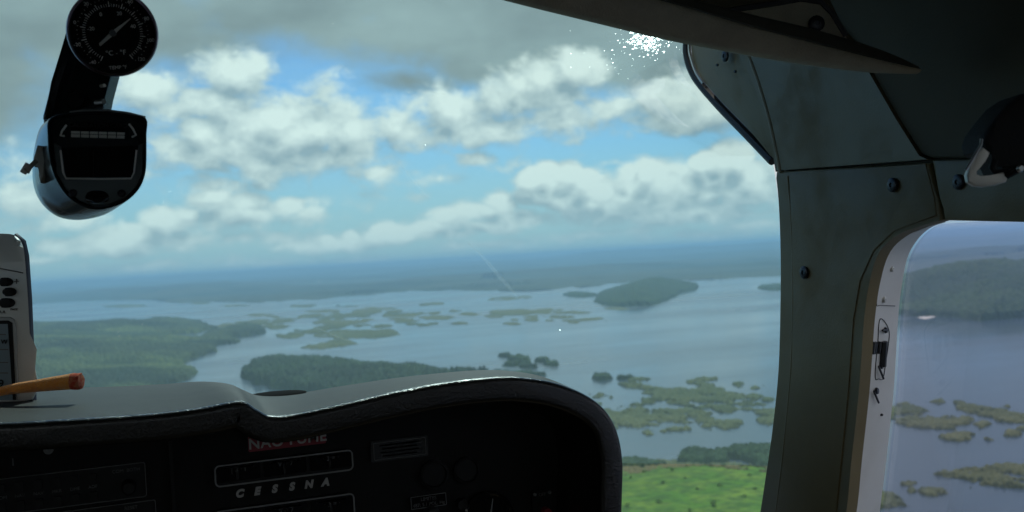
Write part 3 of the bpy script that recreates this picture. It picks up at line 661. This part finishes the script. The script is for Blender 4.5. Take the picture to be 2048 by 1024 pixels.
# lower trim moulding
i345 = min(range(len(onX(Ledge))), key=lambda i: (onX(Ledge)[i]-PX(1550,340,XW)).length)
LE = onX(Ledge); RE = onX(Redge)
lowp = LE[i345:] + RE + [PX(1876,400,XW), PX(1858,326,XW)]
seam = Vector((0,0,.0012))
link('post_trim', slab(lowp, (.012,0,0), .009, seg=5), M['trim'], post)
upp = LE[:i345+1] + [PX(1551,341,XW)-seam*0, PX(1856,322,XW)+seam, PX(1838,312,XW), PX(1790,235,XW), PX(1742,152,XW), PX(1700,80,XW), PX(1640,10,XW), PX(1600,-60,XW), PX(1420,-60,XW)]
link('upper_trim', slab(upp, (.010,0,0), .004, seg=3), M['trim'], post)
bk = LE[:-1] + [PX(1722,600,XW)]
bkp = [PX(a, c, XW+.012) for a, c in ((1600,-40),(1560,300),(1578,420),(1580,900),(1565,1100),(1660,1100),(1700,700),(1740,520),(1800,440),(1860,430),(1900,425),(1960,300),(1800,-40))]
link('backing', slab(bkp, (.012,0,0)), M['liner'], post, smooth=False)
rg = onX([(1482,70),(1512,145),(1538,230),(1556,310),(1562,345)], XW+.0012); link('highlight_ridge', tube(rg, .0026, 8), M['trim'], post)  # thin ridges added to draw the highlight line along the post edge
rg = onX([(1576,352),(1584,450),(1587,600),(1583,740),(1568,900),(1556,1000),(1540,1120)], XW+.0004); link('highlight_ridge', tube(rg, .0016, 8), M['trim'], post)
# raised inner panel step on the lower trim
ip = [PX(1577,347,XW-.0010), PX(1850,327,XW-.0010), PX(1868,395,XW-.0010), PX(1872,432,XW-.0010), PX(1786,460,XW-.0010), PX(1745,500,XW-.0010), PX(1718,560,XW-.0010), PX(1706,640,XW-.0010), PX(1696,780,XW-.0010), PX(1682,920,XW-.0010), PX(1668,1060,XW-.0010), PX(1620,1250,XW-.0010),
      PX(1535,1250,XW-.0010), PX(1548,1060,XW-.0010), PX(1566,920,XW-.0010), PX(1583,740,XW-.0010), PX(1586,600,XW-.0010), PX(1583,450,XW-.0010)]
link('raised_panel', slab(ip, (.003,0,0), .0009, seg=2), M['trim'], post)
NI = Vector((-1,0,0))
for (a, c) in ((1785,370),(1608,545),(1450,112)): screw(PX(a, c, XW-.003), NI, .0062, post)
for (a, c) in ((1436,130),(1472,143)): link('hole', lathe(PX(a, c, XW-.001), NI, [(0,.0016),(.002,.0014),(.002,0)], 10), M['screw'], post)
# corner plate behind the post at the top of the windshield
cp = onX([(1384,70),(1382,105),(1398,150),(1440,200),(1500,262),(1546,318)], XW+.004) + [PX(1590,330,XW+.004), PX(1590,-20,XW+.004), PX(1400,-20,XW+.004)]
link('corner_plate', slab(cp, (.02,0,0), .002, seg=2), M['trim'], post)
sl = onX([(1378,60),(1374,105),(1390,152),(1434,206),(1494,268),(1546,322)], XW+.008)
link('seal', tube(sl, .0052, 8), M['rubber'], post); 
link('seal_bead', tube([p_+Vector((-.002,.003,.002)) for p_ in onX([(1385,78),(1384,105),(1396,145),(1412,170)], XW+.004)], .0014, 6), M['chrome'], post)

# ---- side wall liner above the door window, roof, and rest of the cabin
hl = [PX(1888,441,XW), PX(2048,444,XW), PX(2300,450,XW), PX(3000,470,XW), PX(3000,323,XW), PX(2048,318,XW), PX(1862,320,XW), PX(1880,395,XW)]
dl = thing('door_lintel_trim', (XW, .6, .03), 'dark green grey lintel trim above the side window beside the harness hook', 'lintel trim')
link('lintel_face', slab(hl, (.04,0,0), .003, seg=2), M['trim'], dl)
screw(PX(1917,364,XW-.001), NI, .0062, dl)
ul = [PX(1862,316,XW+.003), PX(3000,318,XW+.003), Vector((XW+.003,.2,.34)), Vector((XW+.003,.9,.34)), PX(1646,8,XW+.003), PX(1706,78,XW+.003), PX(1748,150,XW+.003), PX(1796,233,XW+.003), PX(1842,308,XW+.003)]
liner = link('headliner', slab(ul, (.03,0,0), .002), M['liner']); tag(liner, kind='structure')
def wallbox(name, c, h, material, kind='structure'):
    bm = box(c, (h[0],0,0), (0,h[1],0), (0,0,h[2])); return tag(link(name, bm, material, smooth=False), kind=kind)
wallbox('ceiling', (0,-.62,.335), (.66,1.37,.02), M['liner'])
wallbox('ceiling_header', (0,.83,.312), (.60,.12,.012), M['liner'])
wallbox('cabin_floor', (0,-.3,-1.0), (.66,1.3,.02), M['liner'])
wallbox('firewall', (-.16,1.25,-.6), (.48,.02,.42), M['panel'])
wallbox('rear_bulkhead', (0,-1.9,-.54), (.66,.02,.46), M['liner'])
wallbox('wall_right', (.65,-.5,-.66), (.02,1.4,.32), M['liner'])
wallbox('wall_left', (-.65,-.3,-.50), (.02,1.6,.48), M['liner'])
wallbox('wall_left_upper', (-.65,-.6,.20), (.02,1.3,.14), M['liner'])

wallbox('post_left', (-.64,.75,0), (.02,.06,.34), M['trim'])
wallbox('wall_right_upper', (.65,-1.0,.14), (.02,.9,.19), M['liner'])
wallbox('wall_right_aft', (.651,-1.2,-.2), (.02,.75,.4), M['liner'])
wallbox('post_right', (.65,-.35,-.1), (.02,.08,.25), M['trim'])
# ceiling bracket plate above the visor
ov = [(1080,-110),(1230,-30),(1390,45),(1500,105),(1740,118),(1702,92),(1655,-5),(1630,-110)]
tag(link('ceiling_edge', slab([P(a, c, .80) for a, c in ov], F*.01, .001), M['liner']), kind='structure')
br = thing('ceiling_bracket', P(1600,40,.80), 'pale visor mounting plate with one screw on the ceiling above the visor', 'bracket')
bp = [(1400,40),(1480,22),(1560,10),(1600,2),(1640,8),(1662,30),(1690,76),(1740,120),(1500,110)]
link('plate', slab([P(a, c, .770) for a, c in bp], F*.004, .001), M['visor'], br)
screw(P(1633,47,.767), -F, .0062, br)
link('dark_gasket', tube([P(a, c-3, .772) for a, c in bp[:7]], .0032, 6), M['rubber'], br)

# ---- door frame with latch, side window pane
df = thing('door_frame', (.63, .74, -.3), 'white painted metal door frame edge with rivets and a worn latch slot', 'door frame')
cA = [(1884,443),(1845,458),(1803,476),(1768,508),(1750,562),(1738,642),(1728,782),(1714,922),(1700,1042),(1668,1200),(1638,1350)]
cB = [(1893,444),(1862,455),(1836,478),(1815,515),(1803,575),(1796,640),(1787,782),(1772,922),(1757,1042),(1735,1200),(1700,1350)]
A3 = catmull([PX(a, c, XW+.012) for a, c in cA], 6); B3 = catmull([PX(a, c, .665) for a, c in cB], 6)
offy = Vector((-.004, .02, 0))
bm = solid([A3, B3, [p_+Vector((.003,.02,0)) for p_ in B3], [p_+offy for p_ in A3]], closed=False)
link('frame_metal', bm, M['white'], df)
def onjamb(px, py, lift=.0008):
    # intersect with the jamb surface approximately: interpolate between the two curves at this height
    best = None
    for a3, b3 in zip(A3, B3):
        for t in (i/40 for i in range(41)):
            p_ = a3.lerp(b3, t); d_ = p_.dot(F); x = 1024+FPX*p_.dot(Rv)/d_; y = 512-FPX*p_.dot(Uv)/d_
            e = (x-px)**2+(y-py)**2
            if best is None or e < best[0]: best = (e, p_)
    return best[1]*(1-lift)
jn = Vector((.52,-.85,0)).normalized()
for (a, c, r) in ((1783,538,.0028),(1768,598,.0030),(1762,836,.0012)):
    screw(onjamb(a, c), jn, r, df, name='rivet', material=M['dull'] if r > .002 else M['screw'])
link('access_plate', tube(catmull([onjamb(a, c) for a, c in ((1774,508),(1764,545),(1756,585),(1754,608),(1760,615),(1790,616))], 4), .00035, 6), M['screw'], df)
ls = catmull([onjamb(a, c) for a, c in ((1768,644),(1759,650),(1756,680),(1752,735),(1751,755),(1757,763),(1766,757),(1771,735),(1777,680),(1778,652))], 4, True)
link('latch_slot', tube(ls+[ls[0]], .0004, 6), M['screw'], df)
for (pa, pb, r) in [((1747,678),(1744,706),.0026),((1752,680),(1749,706),.0016),((1768,686),(1764,722),.0036),((1761,690),(1758,715),.0014)]:
    link('latch_bar', tube([onjamb(*pa,.003), onjamb(*pb,.003)], r, 8), M['rubber'], df)
for (a, c, r) in ((1770,662,.003),(1762,742,.0028),(1752,790,.0034)):
    lk = link('latch_screw', lathe(onjamb(a, c,.002), jn, [(0,r),(.002,r*.8),(.002,0)], 12), M['screw'], df)
    link('screw_slot', tube([onjamb(a-5, c-8,.006), onjamb(a+5, c+8,.006)], .0010, 6), M['rubber'], lk)
sw_ = thing('side_window', (.667, .4, -.2), 'clear side window in the right door looking on open lake', 'window')
pts = B3[3:] + [Vector((.668, -1.3, B3[-1].z)), Vector((.668, -1.3, B3[3].z))]
pts = [Vector((.668, p_.y, p_.z)) for p_ in pts]
link('glass_pane', slab(pts, (.003,0,0)), M['sglass'], sw_, smooth=False)

# ---- sun visor: long padded wedge tapering to its tip
vs_ = thing('sun_visor', P(1300,0,.66), 'long brown grey padded sun visor tapering across the top of the windshield', 'sun visor')
st = [(700,-195,-130,-95),(900,-135,-85,-38),(1040,-92,-60,0),(1190,-52,-30,37),(1340,-14,6,73),(1500,28,53,104),(1620,56,84,124),(1735,90,114,138),(1800,115,129,145),(1838,134,138,146)]
def secv(k, part):
    px, yt, ys, yb = st[k]; d = .60+.16*(px-700)/1138
    T_, S_, B_ = P(px, yt, d+.012), P(px, ys, d), P(px, yb, d+.006); Q = P(px, yb, d+.006)+F*.012
    if part: return catmull([T_, T_.lerp(S_, .6)-F*.001, S_.lerp(T_,.02)+F*.0005, S_+F*.01, T_+F*.014], 3, True)
    th = F*(.02 if k < 8 else .008)
    return catmull([S_, S_.lerp(B_,.35)-F*.004, S_.lerp(B_,.75)-F*.004, B_, B_+th*.6, S_.lerp(B_,.5)+th, S_+th*.8], 3, True)
def dens(secs, n_=4):
    out = []
    cols = list(zip(*secs)); cols = [catmull(list(c), n_) for c in cols]
    return [list(r) for r in zip(*cols)]
link('visor_pad', solid(dens([secv(k, 0) for k in range(len(st))])), M['visor'], vs_)
link('visor_binding', solid(dens([secv(k, 1) for k in range(len(st))])), M['visor_edge'], vs_)

# ---- shoulder harness with metal hook at the right edge
hn = thing('shoulder_harness', P(2010,250,.62), 'black shoulder harness strap with a bare metal hook at its end', 'harness')
dH = .60
web = [(2048,186),(2020,205),(1995,235),(1975,262),(1968,282),(1972,300),(1992,312),(2005,325),(2015,345),(2052,340),(2150,320),(2200,150)]
link('webbing', slab([P(a, c, dH) for a, c in web], F*.03, .004), M['webbing'], hn)
hk = [(1966,294),(1955,305),(1942,330),(1934,350),(1937,364),(1950,372),(1968,374),(1995,370),(2013,364),(2016,356),(2008,344),(1985,350),(1962,356),(1950,351),(1950,341),(1960,331),(1972,324),(1977,312),(1981,305)]
link('metal_hook', slab([P(a, c, dH-.006) for a, c in hk], F*.004, .001), M['dull'], hn)
link('hook_rim', tube([P(a, c, dH-.007) for a, c in ((1963,278),(1962,290),(1954,303),(1943,322),(1932,340))], .0009, 6), M['chrome'], hn)
link('retaining_pin', tube([P(2010,352,dH-.004), P(2036,338,dH-.008), P(2060,330,dH-.004)], .0024, 8), M['webbing'], hn)
link('pin_head', lathe(P(2040,337,dH-.012), -F, [(0,.0024),(.002,.0015),(.002,0)], 10), M['chrome'], hn)
link('strap_end', tube([P(1990,318,dH-.004), P(1984,335,dH-.003), P(1990,346,dH-.002), P(2015,343,dH-.004)], .0022, 8), M['webbing'], hn)

# ---- outside air thermometer and magnetic compass on the centre post
dT = .62
cT = P(226, 66, dT); Nn = (-ray(226,66)).normalized(); Nn = (Nn+Vector((-.06,0,-.05))).normalized()
tx = Vector((0,0,1)).cross(Nn).normalized(); ty = Nn.cross(tx)
cr, sr_ = math.cos(rad(4)), math.sin(rad(4)); tx, ty = tx*cr+ty*sr_, ty*cr-tx*sr_
th = thing('air_thermometer', cT, 'round black dial thermometer with a pale needle above the compass', 'thermometer')
Rt = 85/FPX*dT*1.0
link('bezel', lathe(cT, Nn, [(-.016,Rt*.55),(-.014,Rt*.86),(-.004,Rt),(.001,Rt),(.0025,Rt*.97),(.0025,Rt*.93),(.0005,Rt*.91),(.0005,0)], 48), M['housing'], th)
link('bezel_ring', lathe(cT, Nn, [(-.0005,Rt*1.005),(.0015,Rt*1.012),(.003,Rt*.985),(.0032,Rt*.95),(.002,Rt*.94),(-.0005,Rt*.99)], 48), mat('plum tinted steel ring', (.22,.16,.20), .3, 1), th)
dial = link('dial_face', lathe(cT, Nn, [(.0004,Rt*.92),(.0009,Rt*.92),(.0009,0)], 48), M['gloss'], th)
bm = bmesh.new()
def tick(a, r0, r1, w):
    d_ = tx*math.sin(rad(a))+ty*math.cos(rad(a)); s_ = tx*math.cos(rad(a))-ty*math.sin(rad(a)); o_ = cT+Nn*.0012
    slab([o_+d_*r0-s_*w, o_+d_*r0+s_*w, o_+d_*r1+s_*w, o_+d_*r1-s_*w], -Nn*.0004, 0, bm)
for k in range(61):
    a = -150+k*5; tick(a, Rt*.60, Rt*(.67 if k % 5 else .72), .00014 if k % 5 else .00024)
for k in range(41):
    a = -148+k*7.4; tick(a, Rt*.76, Rt*.79, .00012)
link('tick_marks', bm, M['mark'], dial, smooth=False)
for k, s in enumerate(['-40','-20','0','20','40','60','80','100','120']):
    a = rad(-140+k*35); text('scale_number', s, cT+Nn*.0012+(tx*math.sin(a)+ty*math.cos(a))*Rt*.84, tx, ty, .0031, M['mark'], dial)
for k, s in enumerate(['-20','0','20','40']):
    a = rad(-75+k*50); text('scale_number', s, cT+Nn*.0012+(tx*math.sin(a)+ty*math.cos(a))*Rt*.48, tx, ty, .0032, M['mark'], dial)
text('unit_letters', '°C - °F', cT+Nn*.0012-ty*Rt*.46, tx, ty, .0042, M['mark'], dial)
text('unit_letters', 'TEMP °F', cT+Nn*.0012-ty*Rt*.80, tx, ty, .0030, M['mark'], dial)
def img(dx, dy, lift): return cT+(Rv*dx-Uv*dy)*(dT/FPX)+Nn*lift
bm = slab([img(-25,26,.0026), img(-28,21,.0026), img(-2,-4,.0026), img(35,-30,.0026), img(36,-29,.0026), img(3,3,.0026)], -Nn*.0008, 0)
link('needle', bm, M['print'], th, smooth=False)
link('needle_hub', lathe(cT, Nn, [(.001,.0022),(.0036,.002),(.0036,0)], 16), M['dim'], th)

cm_ = thing('magnetic_compass', P(180,320,.68), 'black magnetic compass hanging on a black arm in front of the windshield', 'compass')
arm = [(152,10),(136,52),(122,100),(102,165),(84,232),(86,250),(112,262),(190,262),(206,215),(210,195),(222,150),(238,70),(200,8)]
link('mounting_arm', slab([P(a, c, .675) for a, c in arm], F*.014, .002), M['housing'], cm_)
link('arm_flange', slab([P(a, c, .668) for a, c in ((150,18),(158,18),(140,75),(108,170),(92,238),(85,238),(104,165),(136,55))], F*.02, .0008), M['housing'], cm_)
link('pivot', lathe(P(152,200,.672), -F, [(0,.0055),(.001,.005),(.001,0)], 20), M['button'], cm_)
link('arm_screw', tube([P(192,205,.668), P(208,203,.664)], .0018, 8), M['chrome'], cm_)
link('arm_screw', tube([P(202,172,.670), P(209,171,.667)], .0012, 8), M['dull'], cm_)
fo = [(97,240),(122,228),(165,223),(215,223),(255,228),(292,237),(293,270),(293,320),(290,350),(278,378),(252,403),(215,417),(185,419),(155,408),(128,385),(108,350),(98,310),(95,270)]
bo = [(84,250),(110,236),(165,230),(215,228),(255,230),(284,240),(286,270),(287,320),(284,362),(268,388),(245,408),(208,430),(160,440),(118,434),(86,410),(68,375),(65,330),(72,280)]
fo3 = lambda d, s=1, c0=(194,310): catmull([P(c0[0]+(a-c0[0])*s, c0[1]+(c-c0[1])*s, d) for a, c in fo], 4, True)
bo3 = lambda d, s=1, c0=(175,330): catmull([P(c0[0]+(a-c0[0])*s, c0[1]+(c-c0[1])*s, d) for a, c in bo], 4, True)
mid = lambda d, t: [x.lerp(y, t) for x, y in zip(fo3(d), bo3(d))]
link('housing', solid([fo3(.640,.97), fo3(.6375,.985), fo3(.639,1.0), mid(.652,.45), mid(.668,.85), bo3(.685,1.0), bo3(.700,.95), bo3(.712,.8)]), M['housing'], cm_)
link('face_rim', solid([fo3(.6372,1.0), fo3(.6350,.995), fo3(.6350,.965), fo3(.6385,.955)], caps=False), M['black'], cm_)
low_ = [(106,285),(118,292),(127,352),(132,357),(262,357),(268,352),(276,290),(286,286),(285,345),(273,374),(248,397),(213,410),(186,412),(157,401),(131,379),(112,346)]
link('lower_bezel', slab([P(a, c, .6368) for a, c in low_], F*.004, .0008), mat('slate grey bezel paint', (.10,.12,.115), .35), cm_)
link('compass_window', slab([P(a, c, .6372) for a, c in ((124,296),(272,292),(266,354),(132,355))], F*.001), M['gloss'], cm_, smooth=False)
link('window_edge', tube([P(a, c, .6358) for a, c in ((121,300),(126,345),(132,357),(198,358),(262,357),(268,345),(273,300))], .0006, 6), M['mark'], cm_)
link('lubber_line', tube([P(187,300,.6366), P(187,352,.6366)], .0003, 5), M['button'], cm_)
link('card_holder', slab([P(a, c, .6366) for a, c in ((142,243),(250,246),(250,279),(141,276))], F*.001), M['gloss'], cm_, smooth=False)
cdp = [P(142,262,.6358), P(249,265,.6358), P(248,277,.6358), P(142,274,.6358)]
cdo = link('deviation_card', slab(cdp, F*.0006), M['dim'] if 0 else mat('faded card', (.80,.80,.74), .7), cm_, smooth=False)
link('card_lines', slab([P(142,267,.6355), P(249,270,.6355), P(249,271,.6355), P(142,268,.6355)], F*.0002), M['button'], cdo, smooth=False)
for k in range(1, 6):
    x = 142+k*18; link('card_lines', slab([P(x,262,.6355), P(x+1.6,262,.6355), P(x+1.6,276,.6355), P(x,276,.6355)], F*.0002), M['button'], cdo, smooth=False)
text('compass_lettering', 'CALIBRATION CARD', P(196,251,.6356), Rv*1.0-Uv*.02, Uv, .0040, M['placard'], cm_, extrude=.0001)
for pts_ in (((133,250),(124,262),(121,271),(129,272)), ((258,248),(266,258),(272,270),(264,274))):
    link('card_clip', tube([P(a, c, .6360) for a, c in pts_], .0007, 6), M['mark'], cm_)
for (a, c) in ((146,386),(243,387)): screw(P(a, c, .6364), -F, .0026, cm_)
link('adjuster_cover', slab(catmull([P(a, c, .636) for a, c in ((176,384),(190,381),(208,383),(217,393),(212,404),(192,407),(174,404),(170,394))], 4, True), F*.002, .0005), M['gloss'], cm_)
ch_ = P(286,236,.636); link('rim_highlight_edge', tube([P(a, c, .6365) for a, c in ((140,225),(165,221),(215,221),(255,226),(291,235))], .0008, 6), M['chrome'], cm_)
# side clamp with thumb screw
lp = link('side_clamp', slab([P(a, c, .648) for a, c in ((74,290),(84,292),(88,320),(87,352),(80,366),(76,350),(80,330),(68,334),(66,316))], F*.008, .001), M['dull'], cm_)
link('thumb_screw', tube([P(72,322,.646), P(60,334,.642), P(52,342,.640)], .0022, 8, rf=[.0016,.0016,.0026]), M['dull'], lp)
link('thumb_screw_head', tube([P(57,328,.641), P(46,346,.641)], .0022, 8), M['dull'], lp)

# ---- satellite navigation receiver at the left edge, standing on the glareshield
dGp = .80
gp = thing('navigation_receiver', P(0,780,dGp), 'silver handheld satellite navigator with oval buttons at the left end of the glareshield', 'navigation receiver')
body = [(-135,800),(-138,560),(-134,490),(-118,470),(-80,466),(0,467),(28,470),(42,482),(49,510),(56,600),(61,700),(66,800)]
Cg = lambda pts, d: [P(a, c, d) for a, c in pts]
bd = catmull(Cg(body, dGp), 3, True)
GF = P(20,640,1).normalized()
link('body', slab(bd, GF*.022, .005, seg=4), M['silver'], gp)
link('side_band', tube(Cg([(30,471),(46,484),(52,512),(58,600),(62,700),(67,800)], dGp+.008), .0026, 8), mat('slate side band', (.10,.11,.16), .4), gp)
link('parting_line', tube(Cg([(-136,534),(0,537),(46,546)], dGp-.0003), .0005, 5), M['dim'], gp)
for (a, c, w, h_) in ((8,564,15,9),(16,584,14,9),(10,606,17,10),(-70,584,15,9),(-40,584,26,20)):
    pb = catmull([P(a+w*math.cos(t), c+h_*math.sin(t), dGp-.003) for t in np.linspace(0, 2*math.pi, 14, endpoint=False)], 2, True)
    link('button', slab(pb, F*.006, .0022), M['button'], gp)
text('button_symbol', '+', P(33,564,dGp-.0006), Rv, Uv, .008, M['dim'], gp); text('button_symbol', 'A A', P(4,624,dGp-.0006), Rv, Uv, .0032, M['dim'], gp); text('button_symbol', 'PAGE', P(28,619,dGp-.0006), Rv, Uv, .0024, M['dim'], gp)
fr = [(-112,800),(-112,642),(-104,633),(20,634),(29,640),(32,660),(38,800)]
link('screen_surround', slab(Cg(fr, dGp-.0012), F*.003, .001), mat('pale silver surround', (.42,.44,.43), .4, .4), gp)
fr2 = [(-106,800),(-106,650),(-100,641),(16,641),(24,646),(31,800)]
sb = link('screen_border', slab(Cg(fr2, dGp-.0022), F*.003), M['black'], gp, smooth=False)
scn = link('screen', slab(Cg([(-100,800),(-100,648),(15,648),(25,800)], dGp-.0028), F*.001), M['screen'], sb, smooth=False)
for (y, w) in ((668,20),(698,25),(724,25),(745,25)): link('screen_line', slab(Cg([(-90,y),(w-9,y),(w-9,y+2),(-90,y+2)], dGp-.0032), F*.0003), M['dim'], scn, smooth=False)
text('screen_text', '9', P(2,768,dGp-.0032), Rv, Uv, .009, M['button'], scn)
text('screen_text', 'N  W', P(0,684,dGp-.0032), Rv, Uv, .005, M['button'], scn)

# ---- orange cloth roll with red end lying on the glareshield
orl = thing('orange_cloth_roll', P(60,780,.76), 'tapered orange felt roll with a frayed red tip lying on the glareshield', 'cloth roll')
p0, p1, p2, p3 = P(-60,797,.77), P(20,779,.77), P(90,769.5,.77), P(144,763,.77)
path = catmull([p0, p1, p2, p3], 8); rf = [.0024+.0038*(i/(len(path)-1))**.9 for i in range(len(path))]
bm = tube(path, 0, 20, rf=rf)
link('felt_body', bm, M['orange'], orl)
e1 = P(163,762,.77); tip = [p3.lerp(e1, t) for t in (0,.15,.5,.8,.97,1.0)]
bm = tube(tip, 0, 20, rf=[.0062,.0064,.0064,.0063,.0060,.0034])
for v_ in bm.verts: v_.co += Vector([random.uniform(-.0003,.0003) for _ in range(3)])
link('red_tip', bm, M['redcloth'], orl)

# ------------------------------------------------------------------ haze
bm = box((0,0,-ALT+(ALT+120)/2-60.5), (72000,0,0), (0,72000,0), (0,0,(ALT+122)/2+59.5))
me = bpy.data.meshes.new('haze'); bm.free(); bm = bmesh.new()
bmesh.ops.create_cube(bm, size=1); bm.transform(Matrix.Translation((0,0,(422-5)/2)) @ Matrix.Diagonal((144000,144000,427,1))); bm.to_mesh(me); bm.free()
hz_ = bpy.data.objects.new('haze', me); COL.objects.link(hz_); tag(hz_, kind='stuff')
m = bpy.data.materials.new('air haze'); m.use_nodes = True; t = m.node_tree; t.nodes.clear(); q = NB(t)
pv = q.n('ShaderNodeVolumePrincipled'); pv.inputs['Color'].default_value = (.34,.58,.82,1); pv.inputs['Density'].default_value = 6.0e-5; pv.inputs['Anisotropy'].default_value = .2
o = q.n('ShaderNodeOutputMaterial'); q.l(pv.outputs[0], o.inputs['Volume']); me.materials.append(m)
